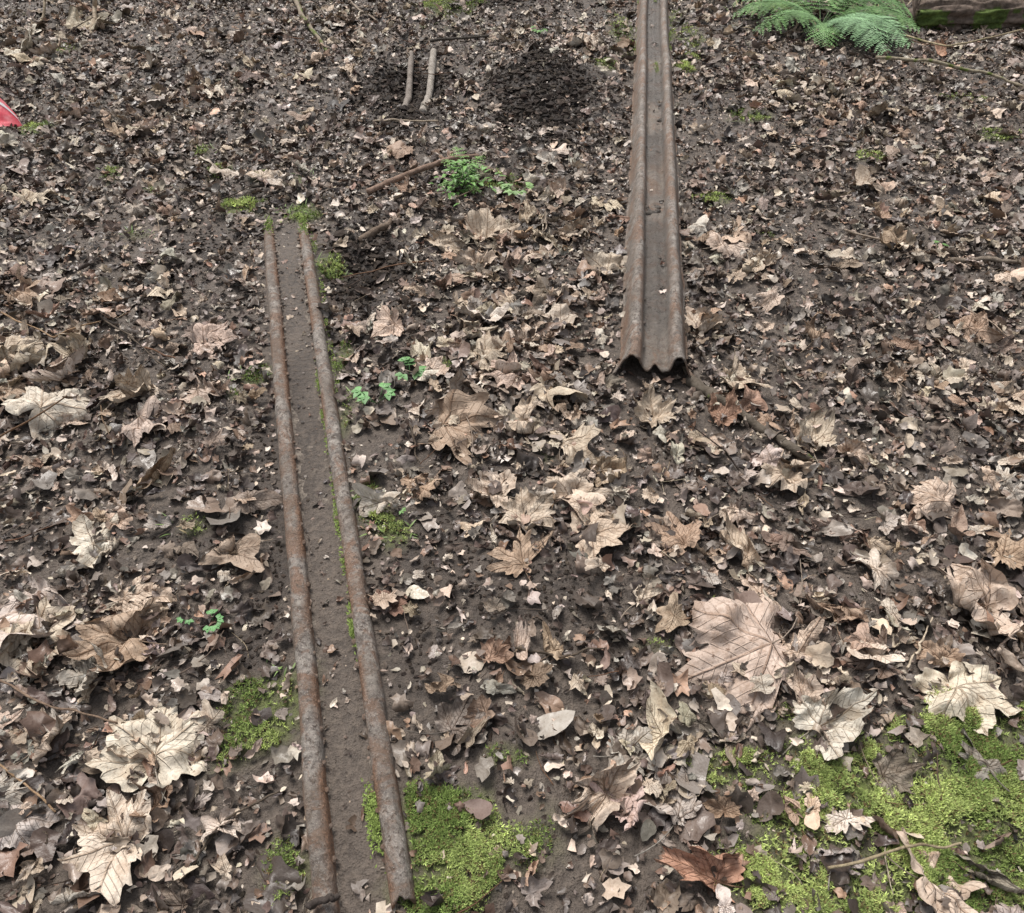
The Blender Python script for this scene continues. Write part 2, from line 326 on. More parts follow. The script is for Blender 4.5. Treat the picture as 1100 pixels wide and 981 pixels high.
# large individual leaves : (u,v,width px,dir deg,tone,curl)
PA=(.66,.59,.50);TN=(.57,.475,.375);BR=(.42,.315,.23);GY=(.46,.42,.37);OR=(.48,.30,.20);PK=(.55,.45,.365)
HERO=[(795,705,135,200,PK,.5),(903,772,95,20,(.66,.60,.49),.8),(1035,637,105,150,TN,1.),(1042,762,100,-80,(.64,.57,.45),.6),(1002,528,62,100,TN,1.1),
(785,596,66,160,TN,1.),(845,452,66,120,BR,1.5),(872,462,60,80,TN,1.3),(832,507,66,170,TN,1.2),(650,574,66,10,TN,1.3),(563,552,58,90,TN,1.),(576,455,60,-20,TN,1.3),
(484,432,84,120,PK,1.3),(495,465,80,-30,BR,1.3),(525,333,52,80,(.66,.61,.52),.5),(532,250,52,40,TN,1.),(490,320,46,150,TN,1.2),(172,787,105,100,PA,.5),(112,897,92,170,(.64,.57,.45),.45),
(30,655,125,40,PA,.8),(45,690,90,-20,TN,1.1),(115,683,100,170,BR,1.2),(118,582,72,30,PA,.9),(108,738,80,-20,GY,.8),(630,842,90,150,TN,1.1),(650,880,90,200,PK,.9),(735,862,80,60,GY,1.2),(745,938,90,160,OR,.8),
(35,395,80,30,TN,1.5),(80,380,60,120,TN,1.5),(70,437,90,60,PA,1.4),(20,425,60,10,BR,1.4),(15,375,70,70,TN,1.4),(55,410,70,200,PK,1.4),(145,422,66,170,TN,1.3),(228,424,60,10,PK,1.3),(163,465,62,-40,PK,1.2),(797,408,56,10,TN,1),(1017,400,42,60,TN,1.2),
(900,915,56,50,GY,1.1),(1015,950,90,0,PK,1.),(1052,812,56,90,(.26,.23,.20),1.2),(862,745,52,90,PK,1.3),(618,530,56,80,TN,1.3),(520,532,60,170,TN,1.2),(538,716,60,-30,(.35,.23,.17),1.1),(700,440,52,100,TN,1.3),
(600,412,56,10,TN,1.1),(1088,421,50,170,TN,1),(8,795,50,10,PK,1),(10,855,56,30,GY,1),(30,880,60,0,GY,.9),(128,138,46,160,PK,.8),(232,372,50,0,PK,.7),(30,315,50,20,BR,1),(240,95,42,10,PA,.8),(285,186,34,80,TN,1),
(783,268,44,30,TN,1),(810,285,36,120,TN,1),(596,70,36,80,PA,1),(640,45,34,20,TN,1),(560,268,42,120,TN,1),(625,245,40,60,TN,1),(640,290,50,170,TN,1.2),(530,380,50,30,TN,1.2),(660,505,50,0,BR,1.2),(860,580,70,20,(.22,.17,.13),1),
(905,650,60,60,BR,1.1),(940,700,60,140,(.26,.19,.15),1),(500,780,60,20,(.22,.19,.165),.6),(690,770,60,200,(.26,.22,.19),1),(600,690,46,60,BR,1.2),(455,520,46,10,BR,1.2),(420,640,40,80,(.26,.165,.125),1),(40,215,40,40,TN,1),(95,30,44,100,TN,1),(30,60,40,30,PA,1),
(850,105,38,10,TN,1),(895,120,34,170,TN,1),(930,88,34,40,PK,1),(1060,190,34,0,PK,1),(960,265,40,70,BR,1),(1050,355,46,10,BR,1),(880,360,46,50,BR,1.2),(760,350,46,20,TN,1.2),(770,440,48,100,(.35,.22,.155),1),(380,75,36,10,TN,1),(165,75,40,60,PK,.9),(90,955,60,30,GY,1),(200,955,60,90,(.22,.17,.14),1),(830,630,56,30,PK,1),(730,570,50,110,BR,1),(1095,590,60,10,BR,1),(960,830,50,10,(.24,.20,.16),1),(1085,990,60,90,GY,1),(505,350,44,60,TN,1.3),(545,400,50,150,PK,1.3),(480,255,40,30,PK,1.2),(590,320,44,200,TN,1.3),
(850,690,60,100,TN,1.1),(700,640,50,20,TN,1.1),(900,560,50,70,PK,1.1),(1000,700,50,130,BR,1.1),(60,790,60,60,TN,1.1),(150,640,60,20,PK,1.1),(470,400,44,20,TN,1.2),(560,600,50,100,BR,1.1),(610,470,50,60,PK,1.2),(680,800,60,30,GY,1),
(575,235,44,10,TN,1.1),(510,275,44,100,TN,1.1),(610,340,44,50,PK,1.1),(555,365,46,200,TN,1.1),(650,215,36,80,TN,1.1),(600,205,36,20,PK,1.1),(920,480,50,30,TN,1.1),(960,400,44,90,BR,1.1),(800,540,50,20,TN,1.1)]
r=np.random.default_rng(38); na,nr=96,12; Fh=leaff(na,nr); Vs=[];Fs=[];Cs=[];Ls=[];off=0; PET=[]
for i,(u,v,w,dg,c,cu) in enumerate(HERO):
    P,l=leaf('torn' if (i>4 and cu>.7 and r.random()<.5) else 'syc',na,nr,r,cu*1.15+.12,.24,.25 if cu<.7 else .6)
    s=w/ppm(v)/1.38; P=P*s; P[:,1]-=.35*s
    gx,gy=G(u,v,.015); n=normal(np.array([gx]),np.array([gy]),.05)
    Rm=frames(n,np.array([math.radians(dg)]),.16,r)[0]
    P=P@Rm.T
    gh=height(P[:,0]+gx,P[:,1]+gy)
    lift=np.percentile(gh-P[:,2],80)+.011
    P=P+np.array([gx,gy,lift])
    Vs.append(P);Fs.append(Fh+off);off+=len(P);Ls.append(l)
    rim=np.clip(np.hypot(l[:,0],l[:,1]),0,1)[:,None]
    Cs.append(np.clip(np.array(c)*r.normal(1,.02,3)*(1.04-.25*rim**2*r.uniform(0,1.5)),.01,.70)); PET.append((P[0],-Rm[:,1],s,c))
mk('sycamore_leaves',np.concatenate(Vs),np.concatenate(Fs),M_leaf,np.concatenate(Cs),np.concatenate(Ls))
# ---------------------------------------------------------------- tubes (twigs etc.)
def tube(pts,rad,ns=6):
    pts=np.asarray(pts,float); rad=np.asarray(rad)*np.ones(len(pts)); d=np.gradient(pts,axis=0); d/=np.linalg.norm(d,axis=1,keepdims=True)+1e-9
    up=np.array([0,0,1.]) if abs(d[0][2])<.9 else np.array([1.,0,0])
    s=np.cross(d,up); s/=np.linalg.norm(s,axis=1,keepdims=True); q=np.cross(s,d)
    a=np.linspace(0,2*np.pi,ns,endpoint=False)
    V=pts[:,None]+rad[:,None,None]*(np.cos(a)[None,:,None]*s[:,None]+np.sin(a)[None,:,None]*q[:,None])
    n=len(pts); f=gridf(n,ns,True)
    V=np.concatenate([V.reshape(-1,3),pts[:1],pts[-1:]]); c0=n*ns
    k=np.arange(ns);k2=(k+1)%ns
    f=np.concatenate([f,np.stack([k2,k,0*k+c0,0*k+c0],-1),np.stack([(n-1)*ns+k,(n-1)*ns+k2,0*k+c0+1,0*k+c0+1],-1)])
    return V,f
def tri(f):
    a=f[:,[0,1,2]];b=f[:,[0,2,3]]; b=b[(b[:,1]!=b[:,2])]; return np.concatenate([a,b])
class Acc:
    def __init__(s): s.V=[];s.F=[];s.C=[];s.o=0
    def add(s,V,f,c):
        f=tri(f) if f.shape[1]==4 else f
        s.V.append(V);s.F.append(f+s.o);s.o+=len(V);s.C.append(np.broadcast_to(c,(len(V),3)))
    def out(s,name,mat,parent=None,smooth=True): return mk(name,np.concatenate(s.V),np.concatenate(s.F),mat,np.concatenate(s.C),None,smooth,parent)
def hz(x,y): return float(height(np.array([x]),np.array([y]))[0])
A=Acc(); r=np.random.default_rng(44)
x,y=sample(3000,r,lambda x,y:np.clip(1-.06*y,.2,1)*railmask(x,y,.14))
for i in range(len(x)):
    Ln=float(np.clip(r.lognormal(math.log(.055),.65),.015,.40)); a0=r.uniform(0,6.28); n=7
    an=a0+np.cumsum(r.normal(0,.16,n)); px=x[i]+np.cumsum(np.cos(an))*Ln/n; py=y[i]+np.cumsum(np.sin(an))*Ln/n
    if not railmask(px,py,.11).all(): continue
    hh=height(px,py); zz=hh*.3+hh.max()*.7+r.uniform(.004,.018)+np.linspace(0,r.uniform(-.25,.3)*Ln,n)
    rd=np.linspace(1,.5,n)*np.clip(Ln*.012,.0008,.0035)*r.uniform(.7,1.4)
    c=palette(1,r,[(5,(.06,.042,.032)),(4,(.12,.09,.07)),(3,(.32,.25,.185)),(2,(.16,.09,.055)),(1,(.48,.40,.3))])[0]
    V,f=tube(np.stack([px,py,zz],-1),rd,5); A.add(V,f,c)
for p,d,s,c in PET:
    if r.random()<.75:
        n=7; tt=np.linspace(0,1,n)[:,None]; sd=np.array([d[1],-d[0],0])*r.normal(0,.35)
        pt=p+(d*tt+sd*tt**2)*s*r.uniform(.5,1.1)
        g=height(pt[:,0],pt[:,1])+.008; pt[:,2]=np.maximum(pt[:,2],g); V,f=tube(pt,.0013,5); A.add(V,f,np.array(c)*.6)
A.out('fallen_twigs',M_wood)
def stick(name,pix,r0,r1,c,z0=.02,moss=0,seed=1,wob=1.):
    q=[]
    for p in pix:
        z=p[2] if len(p)>2 else z0; X,Y=G(p[0],p[1],z); q.append((X,Y,hz(X,Y)+z))
    q=np.array(q); m=len(q); tt=np.linspace(0,m-1,18*(m-1)); P=np.stack([np.interp(tt,range(m),q[:,k]) for k in range(3)],-1)
    P+= .012*wob*(np.stack([fbm(tt*3,tt*0,seed+k,2) for k in range(3)],-1)-.5)
    rad=np.linspace(r0,r1,len(P))*(1+.35*(vn(tt*7,tt*0,seed+9)-.5)); V,f=tube(P,rad,12)
    V[:len(P)*12]+=(.25*r0*(fbm(V[:len(P)*12,0]*60,V[:len(P)*12,2]*60+V[:len(P)*12,1]*40,seed,3)-.5))[:,None]
    C=np.tile(np.array(c)*1.15,(len(V),1)).astype(float)
    if moss:
        k=vn(V[:,0]*40,V[:,1]*40,3)<moss; C[k]=(.14,.18,.045)
    return mk(name,V,tri(f),M_wood,C)
W=(.26,.21,.165); D=(.09,.07,.052)
stick('fallen_branch',[(312,-15,.05),(325,18,.04),(352,56,.02)],.018,.010,(.24,.20,.15),.04,.35,1)
stick('fallen_branch',[(100,40,.0),(103,10,.10),(104,-30,.30)],.014,.010,(.38,.31,.23),.04,0,2)
stick('fallen_branch',[(46,30,.0),(50,5,.1),(60,-25,.25)],.008,.006,(.34,.28,.2),.04,0,3)
stick('fallen_branch',[(368,-10),(385,10),(405,22)],.008,.005,W,.03,0,4)
stick('fallen_branch',[(940,62,.05),(1000,62,.08),(1060,74,.06),(1100,92,.03)],.010,.006,(.29,.25,.18),.04,.3,5)
stick('fallen_branch',[(960,30,.10),(1020,45,.14),(1100,30,.12)],.006,.004,(.34,.28,.18),.04,.2,6)
stick('fallen_branch',[(1020,283),(1060,280),(1110,287)],.010,.007,(.20,.165,.13),.02,0,7)
stick('fallen_branch',[(905,250),(960,268),(1015,275)],.005,.003,W,.02,0,8)
stick('tree_root',[(395,205,.02),(430,186,.05),(480,172,.04),(520,172,.0)],.013,.009,(.24,.165,.125),.04,0,9)
stick('tree_root',[(385,255,0),(415,238,.03),(430,228,.0)],.014,.010,(.16,.12,.09),.02,0,10)
stick('tree_root',[(740,412,.005),(775,432,.022),(815,455,.012),(850,478,.018),(890,502,-.015)],.017,.011,(.12,.10,.078),.03,.15,11,2.)
stick('fallen_branch',[(400,130),(430,128),(470,131)],.005,.004,(.34,.28,.21),.03,0,12)
stick('fallen_branch',[(462,46),(490,42),(525,43)],.009,.006,(.07,.06,.05),.06,0,13)
stick('fallen_branch',[(975,718),(990,690),(1003,662)],.0028,.0016,(.5,.42,.32),.02,0,14)
stick('fallen_branch',[(90,335),(140,362),(180,402)],.003,.002,D,.03,0,15)
stick('fallen_branch',[(435,440),(443,465),(447,495)],.003,.002,D,.02,0,16)
stick('fallen_branch',[(890,935,.03),(970,913,.05),(1030,910,.04)],.003,.002,(.28,.23,.15),.03,0,17)
stick('fallen_branch',[(330,975,.05),(352,968,.055),(362,963,.05)],.007,.004,(.05,.04,.035),.05,0,18)
stick('fallen_branch',[(555,700),(600,706),(650,697)],.003,.002,D,.02,0,19)
stick('fallen_branch',[(205,930,.01),(240,880,.02),(300,850,.02)],.003,.002,D,.02,0,20)
stick('fallen_branch',[(0,820,.02),(60,870,.03)],.002,.002,(.3,.2,.12),.02,0,21)
stick('fallen_branch',[(5,340,.03),(60,365,.04),(110,350,.03)],.003,.002,(.3,.2,.12),.02,0,22)
stick('fallen_branch',[(110,440,.02),(125,490,.03)],.002,.0015,(.12,.08,.05),.02,0,23)
stick('fallen_branch',[(0,735,.03),(60,765,.035),(125,775,.03)],.0025,.0018,(.2,.14,.1),.02,0,24)
stick('wooden_stake',[(433,112,.0),(437,86,.025),(442,56,.045)],.018,.016,(.23,.20,.175),.03,0,25,.3)
stick('wooden_stake',[(454,122,.0),(460,90,.03),(466,56,.05)],.022,.018,(.31,.28,.245),.03,0,26,.3)
# ---------------------------------------------------------------- soil crumbs
def icos():
    import bmesh
    b=bmesh.new(); bmesh.ops.create_icosphere(b,subdivisions=1,radius=1); b.verts.ensure_lookup_table()
    V=np.array([v.co[:] for v in b.verts]); f=np.array([[v.index for v in q.verts] for q in b.faces]); b.free(); return V,f
IV,IF=icos()
def clods(name,x,y,s,cols,mat,r,lift=.15):
    N=len(x); P=IV[None]*(1+r.normal(0,.38,(N,len(IV),1)))*s[:,None,None]*np.stack([r.uniform(.6,1.4,N),r.uniform(.6,1.4,N),r.uniform(.35,.9,N)],-1)[:,None]
    P[:,:,0]+=x[:,None];P[:,:,1]+=y[:,None];P[:,:,2]+=(height(x,y)+s*lift)[:,None]
    FF=(IF[None]+(np.arange(N)*len(IV))[:,None,None]).reshape(-1,3)
    return mk(name,P.reshape(-1,3),FF,mat,np.repeat(cols[:,None],len(IV),1).reshape(-1,3),None,False)
r=np.random.default_rng(55)
x,y=sample(26000,r,lambda x,y:(blob(x,y,SOIL)**2+.02)*railmask(x,y,.1))
sm=np.clip(blob(x,y,SOIL[:6])-.3,0,1)
clods('soil_crumbs',x,y,np.minimum(np.clip(r.lognormal(math.log(.0055),.55,len(x)),.002,.020),.005+.02*sm),palette(len(x),r,[(3,(.030,.022,.017)),(2,(.062,.047,.037))]),M_wood,r)
# ---------------------------------------------------------------- moss
r=np.random.default_rng(66)
X=[];Y=[]
for (u,v,ru,rv,w) in MOSS:
    cx,cy=G(u,v); sx=1.5*ru/ppm(v); sy=1.5*abs(G(u,v-rv)[1]-G(u,v+rv)[1])/2
    n=int(4*sx*sy*(50000 if v>500 else 26000 if v>200 else 12000)); X.append(r.uniform(cx-sx,cx+sx,n));Y.append(r.uniform(cy-sy,cy+sy,n))
x=np.concatenate(X);y=np.concatenate(Y); m=blob(x,y,MOSS,.7,14)
holes=sst(.38,.52,fbm(x*16,y*16,19,4))
k=(r.random(len(x))<sst(.1,.6,m)*(.12+.88*holes))&railmask(x,y,.097); x=x[k];y=y[k];m=m[k];hl=holes[k]
N=len(x); nb=4; a=r.uniform(0,6.28,(N,nb)); el=r.uniform(.25,1.2,(N,nb)); ln=r.uniform(.004,.009,(N,nb))*(.6+.6*m[:,None])*np.where(y<2,1,1.5)[:,None]; wd=ln*.2
z=height(x,y)+m*.010*fbm(x*30,y*30,5,2)*1.4+.002+.006*hl
bx=x[:,None]+0*a;by=y[:,None]+0*a;bz=z[:,None]+0*a
ca,sa=np.cos(a),np.sin(a)
p0=np.stack([bx-sa*wd,by+ca*wd,bz-.002],-1);p1=np.stack([bx+sa*wd,by-ca*wd,bz-.002],-1);p2=np.stack([bx+ca*ln*np.cos(el),by+sa*ln*np.cos(el),bz+ln*np.sin(el)],-1)
V=np.stack([p0,p1,p2],2).reshape(-1,3); f=np.arange(len(V)).reshape(-1,3)
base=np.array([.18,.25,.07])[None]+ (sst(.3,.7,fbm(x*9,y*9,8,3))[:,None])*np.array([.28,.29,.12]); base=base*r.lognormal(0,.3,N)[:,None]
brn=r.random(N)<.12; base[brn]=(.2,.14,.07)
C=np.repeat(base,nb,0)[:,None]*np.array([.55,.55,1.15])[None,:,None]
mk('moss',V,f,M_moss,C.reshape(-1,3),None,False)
# ---------------------------------------------------------------- rails
halfL=np.array([(.100,-.074),(.093,-.072),(.088,-.060),(.084,-.035),(.081,-.014),(.075,-.003),(.066,0),(.057,-.003),(.051,-.012),(.048,-.034),(.042,-.046),(.020,-.048),(0,-.048)])
halfR=np.array([(.110,-.080),(.102,-.078),(.096,-.066),(.088,-.040),(.080,-.016),(.073,-.004),(.066,0),(.058,-.003),(.051,-.014),(.044,-.034),(.034,-.046),(.016,-.046),(0,-.041)])
def crom(P,n):
    t=np.linspace(0,len(P)-1,n); i=np.clip(t.astype(int),0,len(P)-2); f=(t-i)[:,None]
    g=lambda k:P[np.clip(k,0,len(P)-1)]
    a,b,c,d=g(i-1),g(i),g(i+1),g(i+2)
    return .5*((2*b)+(-a+c)*f+(2*a-5*b+4*c-d)*f**2+(-a+3*b-3*c+d)*f**3)
def rail(name,a,b,z0,z1,wet,dirt,seed,half,wscale=1.,flare=0,zn=1.,rag=1.,sag=0.):
    full=np.concatenate([half,np.stack([-half[-2::-1,0],half[-2::-1,1]],-1)]); PR=crom(full,73)
    a=np.array(a);b=np.array(b); L=np.linalg.norm(b-a); n=int(L/.007); t=np.linspace(0,1,n); d=(b-a)/L; s=np.array([d[1],-d[0]])
    par=empty(name)
    tx=t[:,None]; px=PR[:,0][None]*wscale; pz=PR[:,1][None]
    al=tx*L; e=np.exp(-al/.045)*flare
    foot=sst(.07,.11,np.abs(px))
    px=px*(1+.10*e)+np.sign(px)*foot*e*.016; pz=pz*(1+.06*e)+foot*e*.006
    apx=np.abs(px)+0*al
    dx=.008*(fbm(al*1.5+0*px,0*al+0*px,seed,2)-.5)+.009*(fbm(al*8+0*px,px*14,seed+3,3)-.5)*(.4+foot)
    dz=.014*zn*(fbm(al*1.2+0*px,0*px,seed+5,2)-.5)+.008*(fbm(al*14,px*50,seed+7,4)-.5)+.004*(fbm(al*60,px*120,seed+17,3)-.5)
    j0=(fbm(PR[:,0]*45,PR[:,0]*0,seed+1,3)-.5)*.05*rag; j1=(vn(PR[:,0]*70,PR[:,0]*0,seed+2)-.5)*.03
    u=al+ j0[None]*np.exp(-al/.03)+j1[None]*np.exp(-(L-al)/.02)
    PX=a[0]+d[0]*u+s[0]*(px+dx); PY=a[1]+d[1]*u+s[1]*(px+dx); PZ=z0+(z1-z0)*tx+pz+dz-sag*np.exp(-(L-al)/.15)
    inner=sst(.054,.040,apx)
    nz=fbm(al*9,px*30,seed+8,3)
    R=np.clip(dirt*(inner*1.1+.55*sst(.45,.6,nz))+.5*foot,0,1); Gc=np.clip(wet*inner*sst(.25,.5,fbm(al*3,px*8,seed+9,3)),0,1)
    B=sst(.040,.048,apx)*sst(.062,.050,apx)*sst(.35,.6,nz)*(.3+.7*(zn>0))+sst(.074,.084,apx)*(.4+.3*(zn>0))*sst(.42,.6,nz)
    o=mk('steel_section',np.stack([PX,PY,PZ],-1),gridf(n,73),M_rust,np.stack([R,Gc,np.clip(B,0,1)],-1).reshape(-1,3),None,True,par)
    md=o.modifiers.new('plate','SOLIDIFY'); md.thickness=.005; md.offset=-1
    return par,a,d,s,L
lr,a,d,s,L=rail('steel_channel_rail',LR0,LR1,.034,.028,.0,.6,100,halfL,1.0,0,1.,1.,.012)
n=int(L/.006); w=np.linspace(-.060,.060,31); al=np.linspace(.004,L-.03,n)[:,None]
z=-.004+.016*(fbm(al*5,w[None]*8,201,3)-.5)+.014*(fbm(al*30,w[None]*30,203,4)-.5)+np.abs(w[None]/.060)**4*.024*(.3+1.2*fbm(al*12,w[None]*3,209,2))
PX=a[0]+d[0]*al+s[0]*w[None]; PY=a[1]+d[1]*al+s[1]*w[None]
mk('soil_fill',np.stack([PX,PY,z],-1),gridf(n,31),M_fill,None,None,True,lr)
r=np.random.default_rng(77); A=Acc()
def lump(A,p,s,c,r,fl=.7):
    V=IV*(1+r.normal(0,.16,(len(IV),1)))*s*np.array([1,1,fl])+p; A.add(V,IF,c)
k=.05
while k<L-.05:
    for sd in (-1,1):
        if r.random()<.85:
            p=a+d*(k+r.normal(0,.005))+s*sd*(.045); lump(A,np.array([p[0],p[1],.016]),r.uniform(.006,.009),np.array([.6,.3,.4]),r)
    k+=.062
A.out('rivets',M_rust,lr)
A=Acc()
for i in range(1500):
    p=a+d*r.uniform(0,L)+s*float(np.clip(r.normal(0,.026),-.044,.044)); lump(A,np.array([p[0],p[1],-.002]),r.uniform(.001,.0045)*(1 if r.random()<.93 else 1.7),np.array(palette(1,r,[(5,(.06,.045,.036)),(3,(.17,.14,.115)),(1,(.32,.26,.2))])[0]),r)
A.out('grit',M_wood,lr)
T,LL,Fc=templates(12,['frag','torn','oval'],15,2,61,1.5,.2)
N=130; k=r.uniform(.02,L-.02,N); ww=np.clip(r.normal(0,.034,N),-.046,.046); x=a[0]+d[0]*k+s[0]*ww; y=a[1]+d[1]*k+s[1]*ww
sz=np.clip(r.lognormal(math.log(.007),.5,N),.003,.016); Rm=frames(np.tile([0,0,1.],(N,1)),r.uniform(0,6.28,N),.3,r); P=np.einsum('nij,nvj->nvi',Rm,T[r.integers(0,12,N)]*sz[:,None,None]); P+=np.stack([x,y,0*x+.004],-1)[:,None]
V0=P.shape[1]; mk('leaf_scraps',P.reshape(-1,3),(Fc[None]+(np.arange(N)*V0)[:,None,None]).reshape(-1,3),M_lit,np.repeat(palette(N,r,DARK)[:,None],V0,1).reshape(-1,3),None,True,lr)
A=Acc()
def railmoss(A,a,d,s,l0,l1,w0,w1,z,n,r,sw=.008):
    cen=[(r.uniform(l0,l1),r.uniform(w0,w1)) for _ in range(max(3,n//60))]
    for i in range(n):
        cl,cw=cen[int(r.integers(len(cen)))]; lk=cl+r.normal(0,.025); wk=cw+r.normal(0,sw)
        if wk<w0-.006 or wk>w1+.006: continue
        p=a+d*lk+s*wk; zz=z+r.uniform(0,.003)
        for q in range(3):
            an=r.uniform(0,6.28);ln=r.uniform(.004,.008);e=r.uniform(.3,1.2);wd=ln*.22
            V=np.array([[p[0]-math.sin(an)*wd,p[1]+math.cos(an)*wd,zz],[p[0]+math.sin(an)*wd,p[1]-math.cos(an)*wd,zz],[p[0]+math.cos(an)*ln*math.cos(e),p[1]+math.sin(an)*ln*math.cos(e),zz+ln*math.sin(e)]])
            A.add(V,np.array([[0,1,2]]),np.array([.22,.29,.08])*r.uniform(.5,1.5))
railmoss(A,a,d,s,.12,.20,.026,.040,.010,450,r,.009)
railmoss(A,a,d,s,.55,1.5,.042,.048,.014,800,r,.004)
railmoss(A,a,d,s,L-.10,L+.02,.045,.08,.020,300,r)
railmoss(A,a,d,s,L-.04,L+.03,-.09,-.05,.020,200,r)
railmoss(A,a,d,s,L-1.1,L-.1,.092,.102,.006,500,r)
A.out('rail_moss',M_moss,lr,False)
rr_,a,d,s,L=rail('steel_channel_rail',RR0,RR1,.092,.085,.95,.4,150,halfR,.95,1,.0,1.)
A=Acc(); k=.08
while k<L-.1:
    for sd in (-1,1):
        p=a+d*(k+r.normal(0,.006))+s*sd*(.040); lump(A,np.array([p[0],p[1],.092-.034]),r.uniform(.005,.0075),np.array([.7,.5,.1]),r)
    k+=.135
for kk,w,sz in ((.98,-.012,.022),(1.02,.01,.018),(1.0,-.03,.014),(1.9,.03,.014),(.45,.02,.010),(.3,-.01,.009),(.62,.03,.010)):
    for q in range(7):
        p=a+d*(kk+r.normal(0,.012))+s*(w+r.normal(0,.008)); lump(A,np.array([p[0],p[1],.092-.042]),sz*r.uniform(.3,.8),np.array([1,.9,0.]),r)
A.out('rivets',M_rust,rr_)
N=70; k=L*r.random(N)**.8; ww=np.clip(r.normal(0,.025,N),-.035,.035); x=a[0]+d[0]*k+s[0]*ww; y=a[1]+d[1]*k+s[1]*ww
sz=np.clip(r.lognormal(math.log(.008),.5,N),.004,.02); Rm=frames(np.tile([0,0,1.],(N,1)),r.uniform(0,6.28,N),.3,r); P=np.einsum('nij,nvj->nvi',Rm,T[r.integers(0,12,N)]*sz[:,None,None]); P+=np.stack([x,y,0*x+.054],-1)[:,None]
mk('leaf_scraps',P.reshape(-1,3),(Fc[None]+(np.arange(N)*V0)[:,None,None]).reshape(-1,3),M_lit,np.repeat(palette(N,r,DARK)[:,None],V0,1).reshape(-1,3),None,True,rr_)
A=Acc(); railmoss(A,a,d,s,L-2.2,L,.092,.105,.02,500,r); railmoss(A,a,d,s,L-2.4,L,.0,.02,.050,300,r); railmoss(A,a,d,s,L-2.2,L-.6,-.1,-.09,.02,300,r)
A.out('rail_moss',M_moss,rr_,False)
# ---------------------------------------------------------------- plants
def ell(A,p,dirv,L,w,c,r,n=8,fold=.25,droop=.3):
    dirv=np.array(dirv)/np.linalg.norm(dirv); up=np.array([0,0,1.]); sd=np.cross(dirv,up); sd/=np.linalg.norm(sd)+1e-9; nn=np.cross(sd,dirv)
    t=np.linspace(0,1,n); wd=w*np.abs(np.sin(np.pi*t**.8))**.9*(1+.12*np.sin(t*30))
    mid=p+dirv*(t*L)[:,None]-nn*(droop*L*t**2)[:,None]
    l=mid+sd*wd[:,None]+nn*(fold*wd)[:,None]; q=mid-sd*wd[:,None]+nn*(fold*wd)[:,None]
    V=np.concatenate([l,mid,q]); i=np.arange(n-1)
    f=np.concatenate([np.stack([i,i+1,n+i+1,n+i],-1),np.stack([n+i,n+i+1,2*n+i+1,2*n+i],-1)])
    A.add(V,f,np.array(c)*r.uniform(.75,1.25))
def seedling(name,u,v,n,size,c,seed):
    r=np.random.default_rng(seed); X,Y=G(u,v,.02); z=hz(X,Y); A=Acc()
    for i in range(n):
        an=r.uniform(0,6.28); hh=r.uniform(.8,1.6)*size; tip=np.array([X+math.cos(an)*hh*.8,Y+math.sin(an)*hh*.8,z+.016+hh*.7])
        V,f=tube(np.array([[X,Y,z],[(X+tip[0])/2,(Y+tip[1])/2,z+hh*.45],tip]),.0012,5); A.add(V,f,np.array(c)*.6)
        for k in (-1,0,1):
            a2=an+k*1.0; ell(A,tip,(math.cos(a2),math.sin(a2),.15),size*r.uniform(.7,1.0),size*.3,c,r)
    A.out(name,M_plant)
GR=(.13,.26,.07)
seedling('seedling_plant',404,428,5,.034,(.13,.28,.10),1); seedling('seedling_plant',440,402,6,.030,(.11,.24,.08),2); seedling('seedling_plant',228,670,4,.018,(.11,.27,.09),3)
seedling('seedling_plant',205,665,2,.014,(.11,.26,.09),7); seedling('seedling_plant',428,548,2,.012,GR,4); seedling('seedling_plant',555,208,8,.035,(.19,.31,.11),5); seedling('seedling_plant',580,38,5,.03,GR,6); seedling('seedling_plant',1010,270,2,.02,GR,8)
def frond(A,base,az,L,rise,c,r,droop=1.,npin=20,pw=.30):
    dv=np.array([math.cos(az),math.sin(az),0]); sd=np.array([-dv[1],dv[0],0]); n=30; t=np.linspace(0,1,n)
    P=base+dv*(t*L)[:,None]+np.array([0,0,1.])*((rise*t-(rise*droop)*t**2)*L)[:,None]+sd*(.10*L*t**2*r.normal())[:,None]
    V,f=tube(P,np.linspace(.0028,.0008,n),5); A.add(V,f,np.array(c)*.7)
    for k in range(npin):
        tt=.16+.82*k/npin; p=np.array([np.interp(tt,t,P[:,m]) for m in range(3)])
        q=np.array([np.interp(min(tt+.03,1),t,P[:,m]) for m in range(3)]); tg=(q-p)/(np.linalg.norm(q-p)+1e-9)
        pl=L*pw*abs(math.sin(math.pi*min(1,(tt*.86+.12))))**.8*r.uniform(.8,1.1)
        for sg in (-1,1):
            dr=sd*sg*.9+tg*.42-np.array([0,0,.12])+r.normal(0,.08,3); dr/=np.linalg.norm(dr); nq=max(5,int(pl/.010)); cross=np.cross(dr,[0,0,1.]); cross/=np.linalg.norm(cross)
            cc=np.array(c)*r.uniform(.75,1.3)
            for m in range(nq):
                u_=m/nq; b=p+dr*pl*u_-np.array([0,0,1])*pl*.18*u_**2; w_=pl*.20*(1-u_)**.8+.002; lh=pl/nq*.38
                for s2 in (-1,1):
                    tip=b+cross*s2*w_+dr*lh*.9+np.array([0,0,r.normal(0,.002)])
                    V=np.array([b-dr*lh,b+dr*lh,tip+dr*lh*.4,tip-dr*lh*.4]); A.add(V,np.array([[0,1,2,3]]),cc*r.uniform(.85,1.15))
r=np.random.default_rng(9)
X,Y=G(880,34,.0); A=Acc(); b=np.array([X,Y,hz(X,Y)+.02])
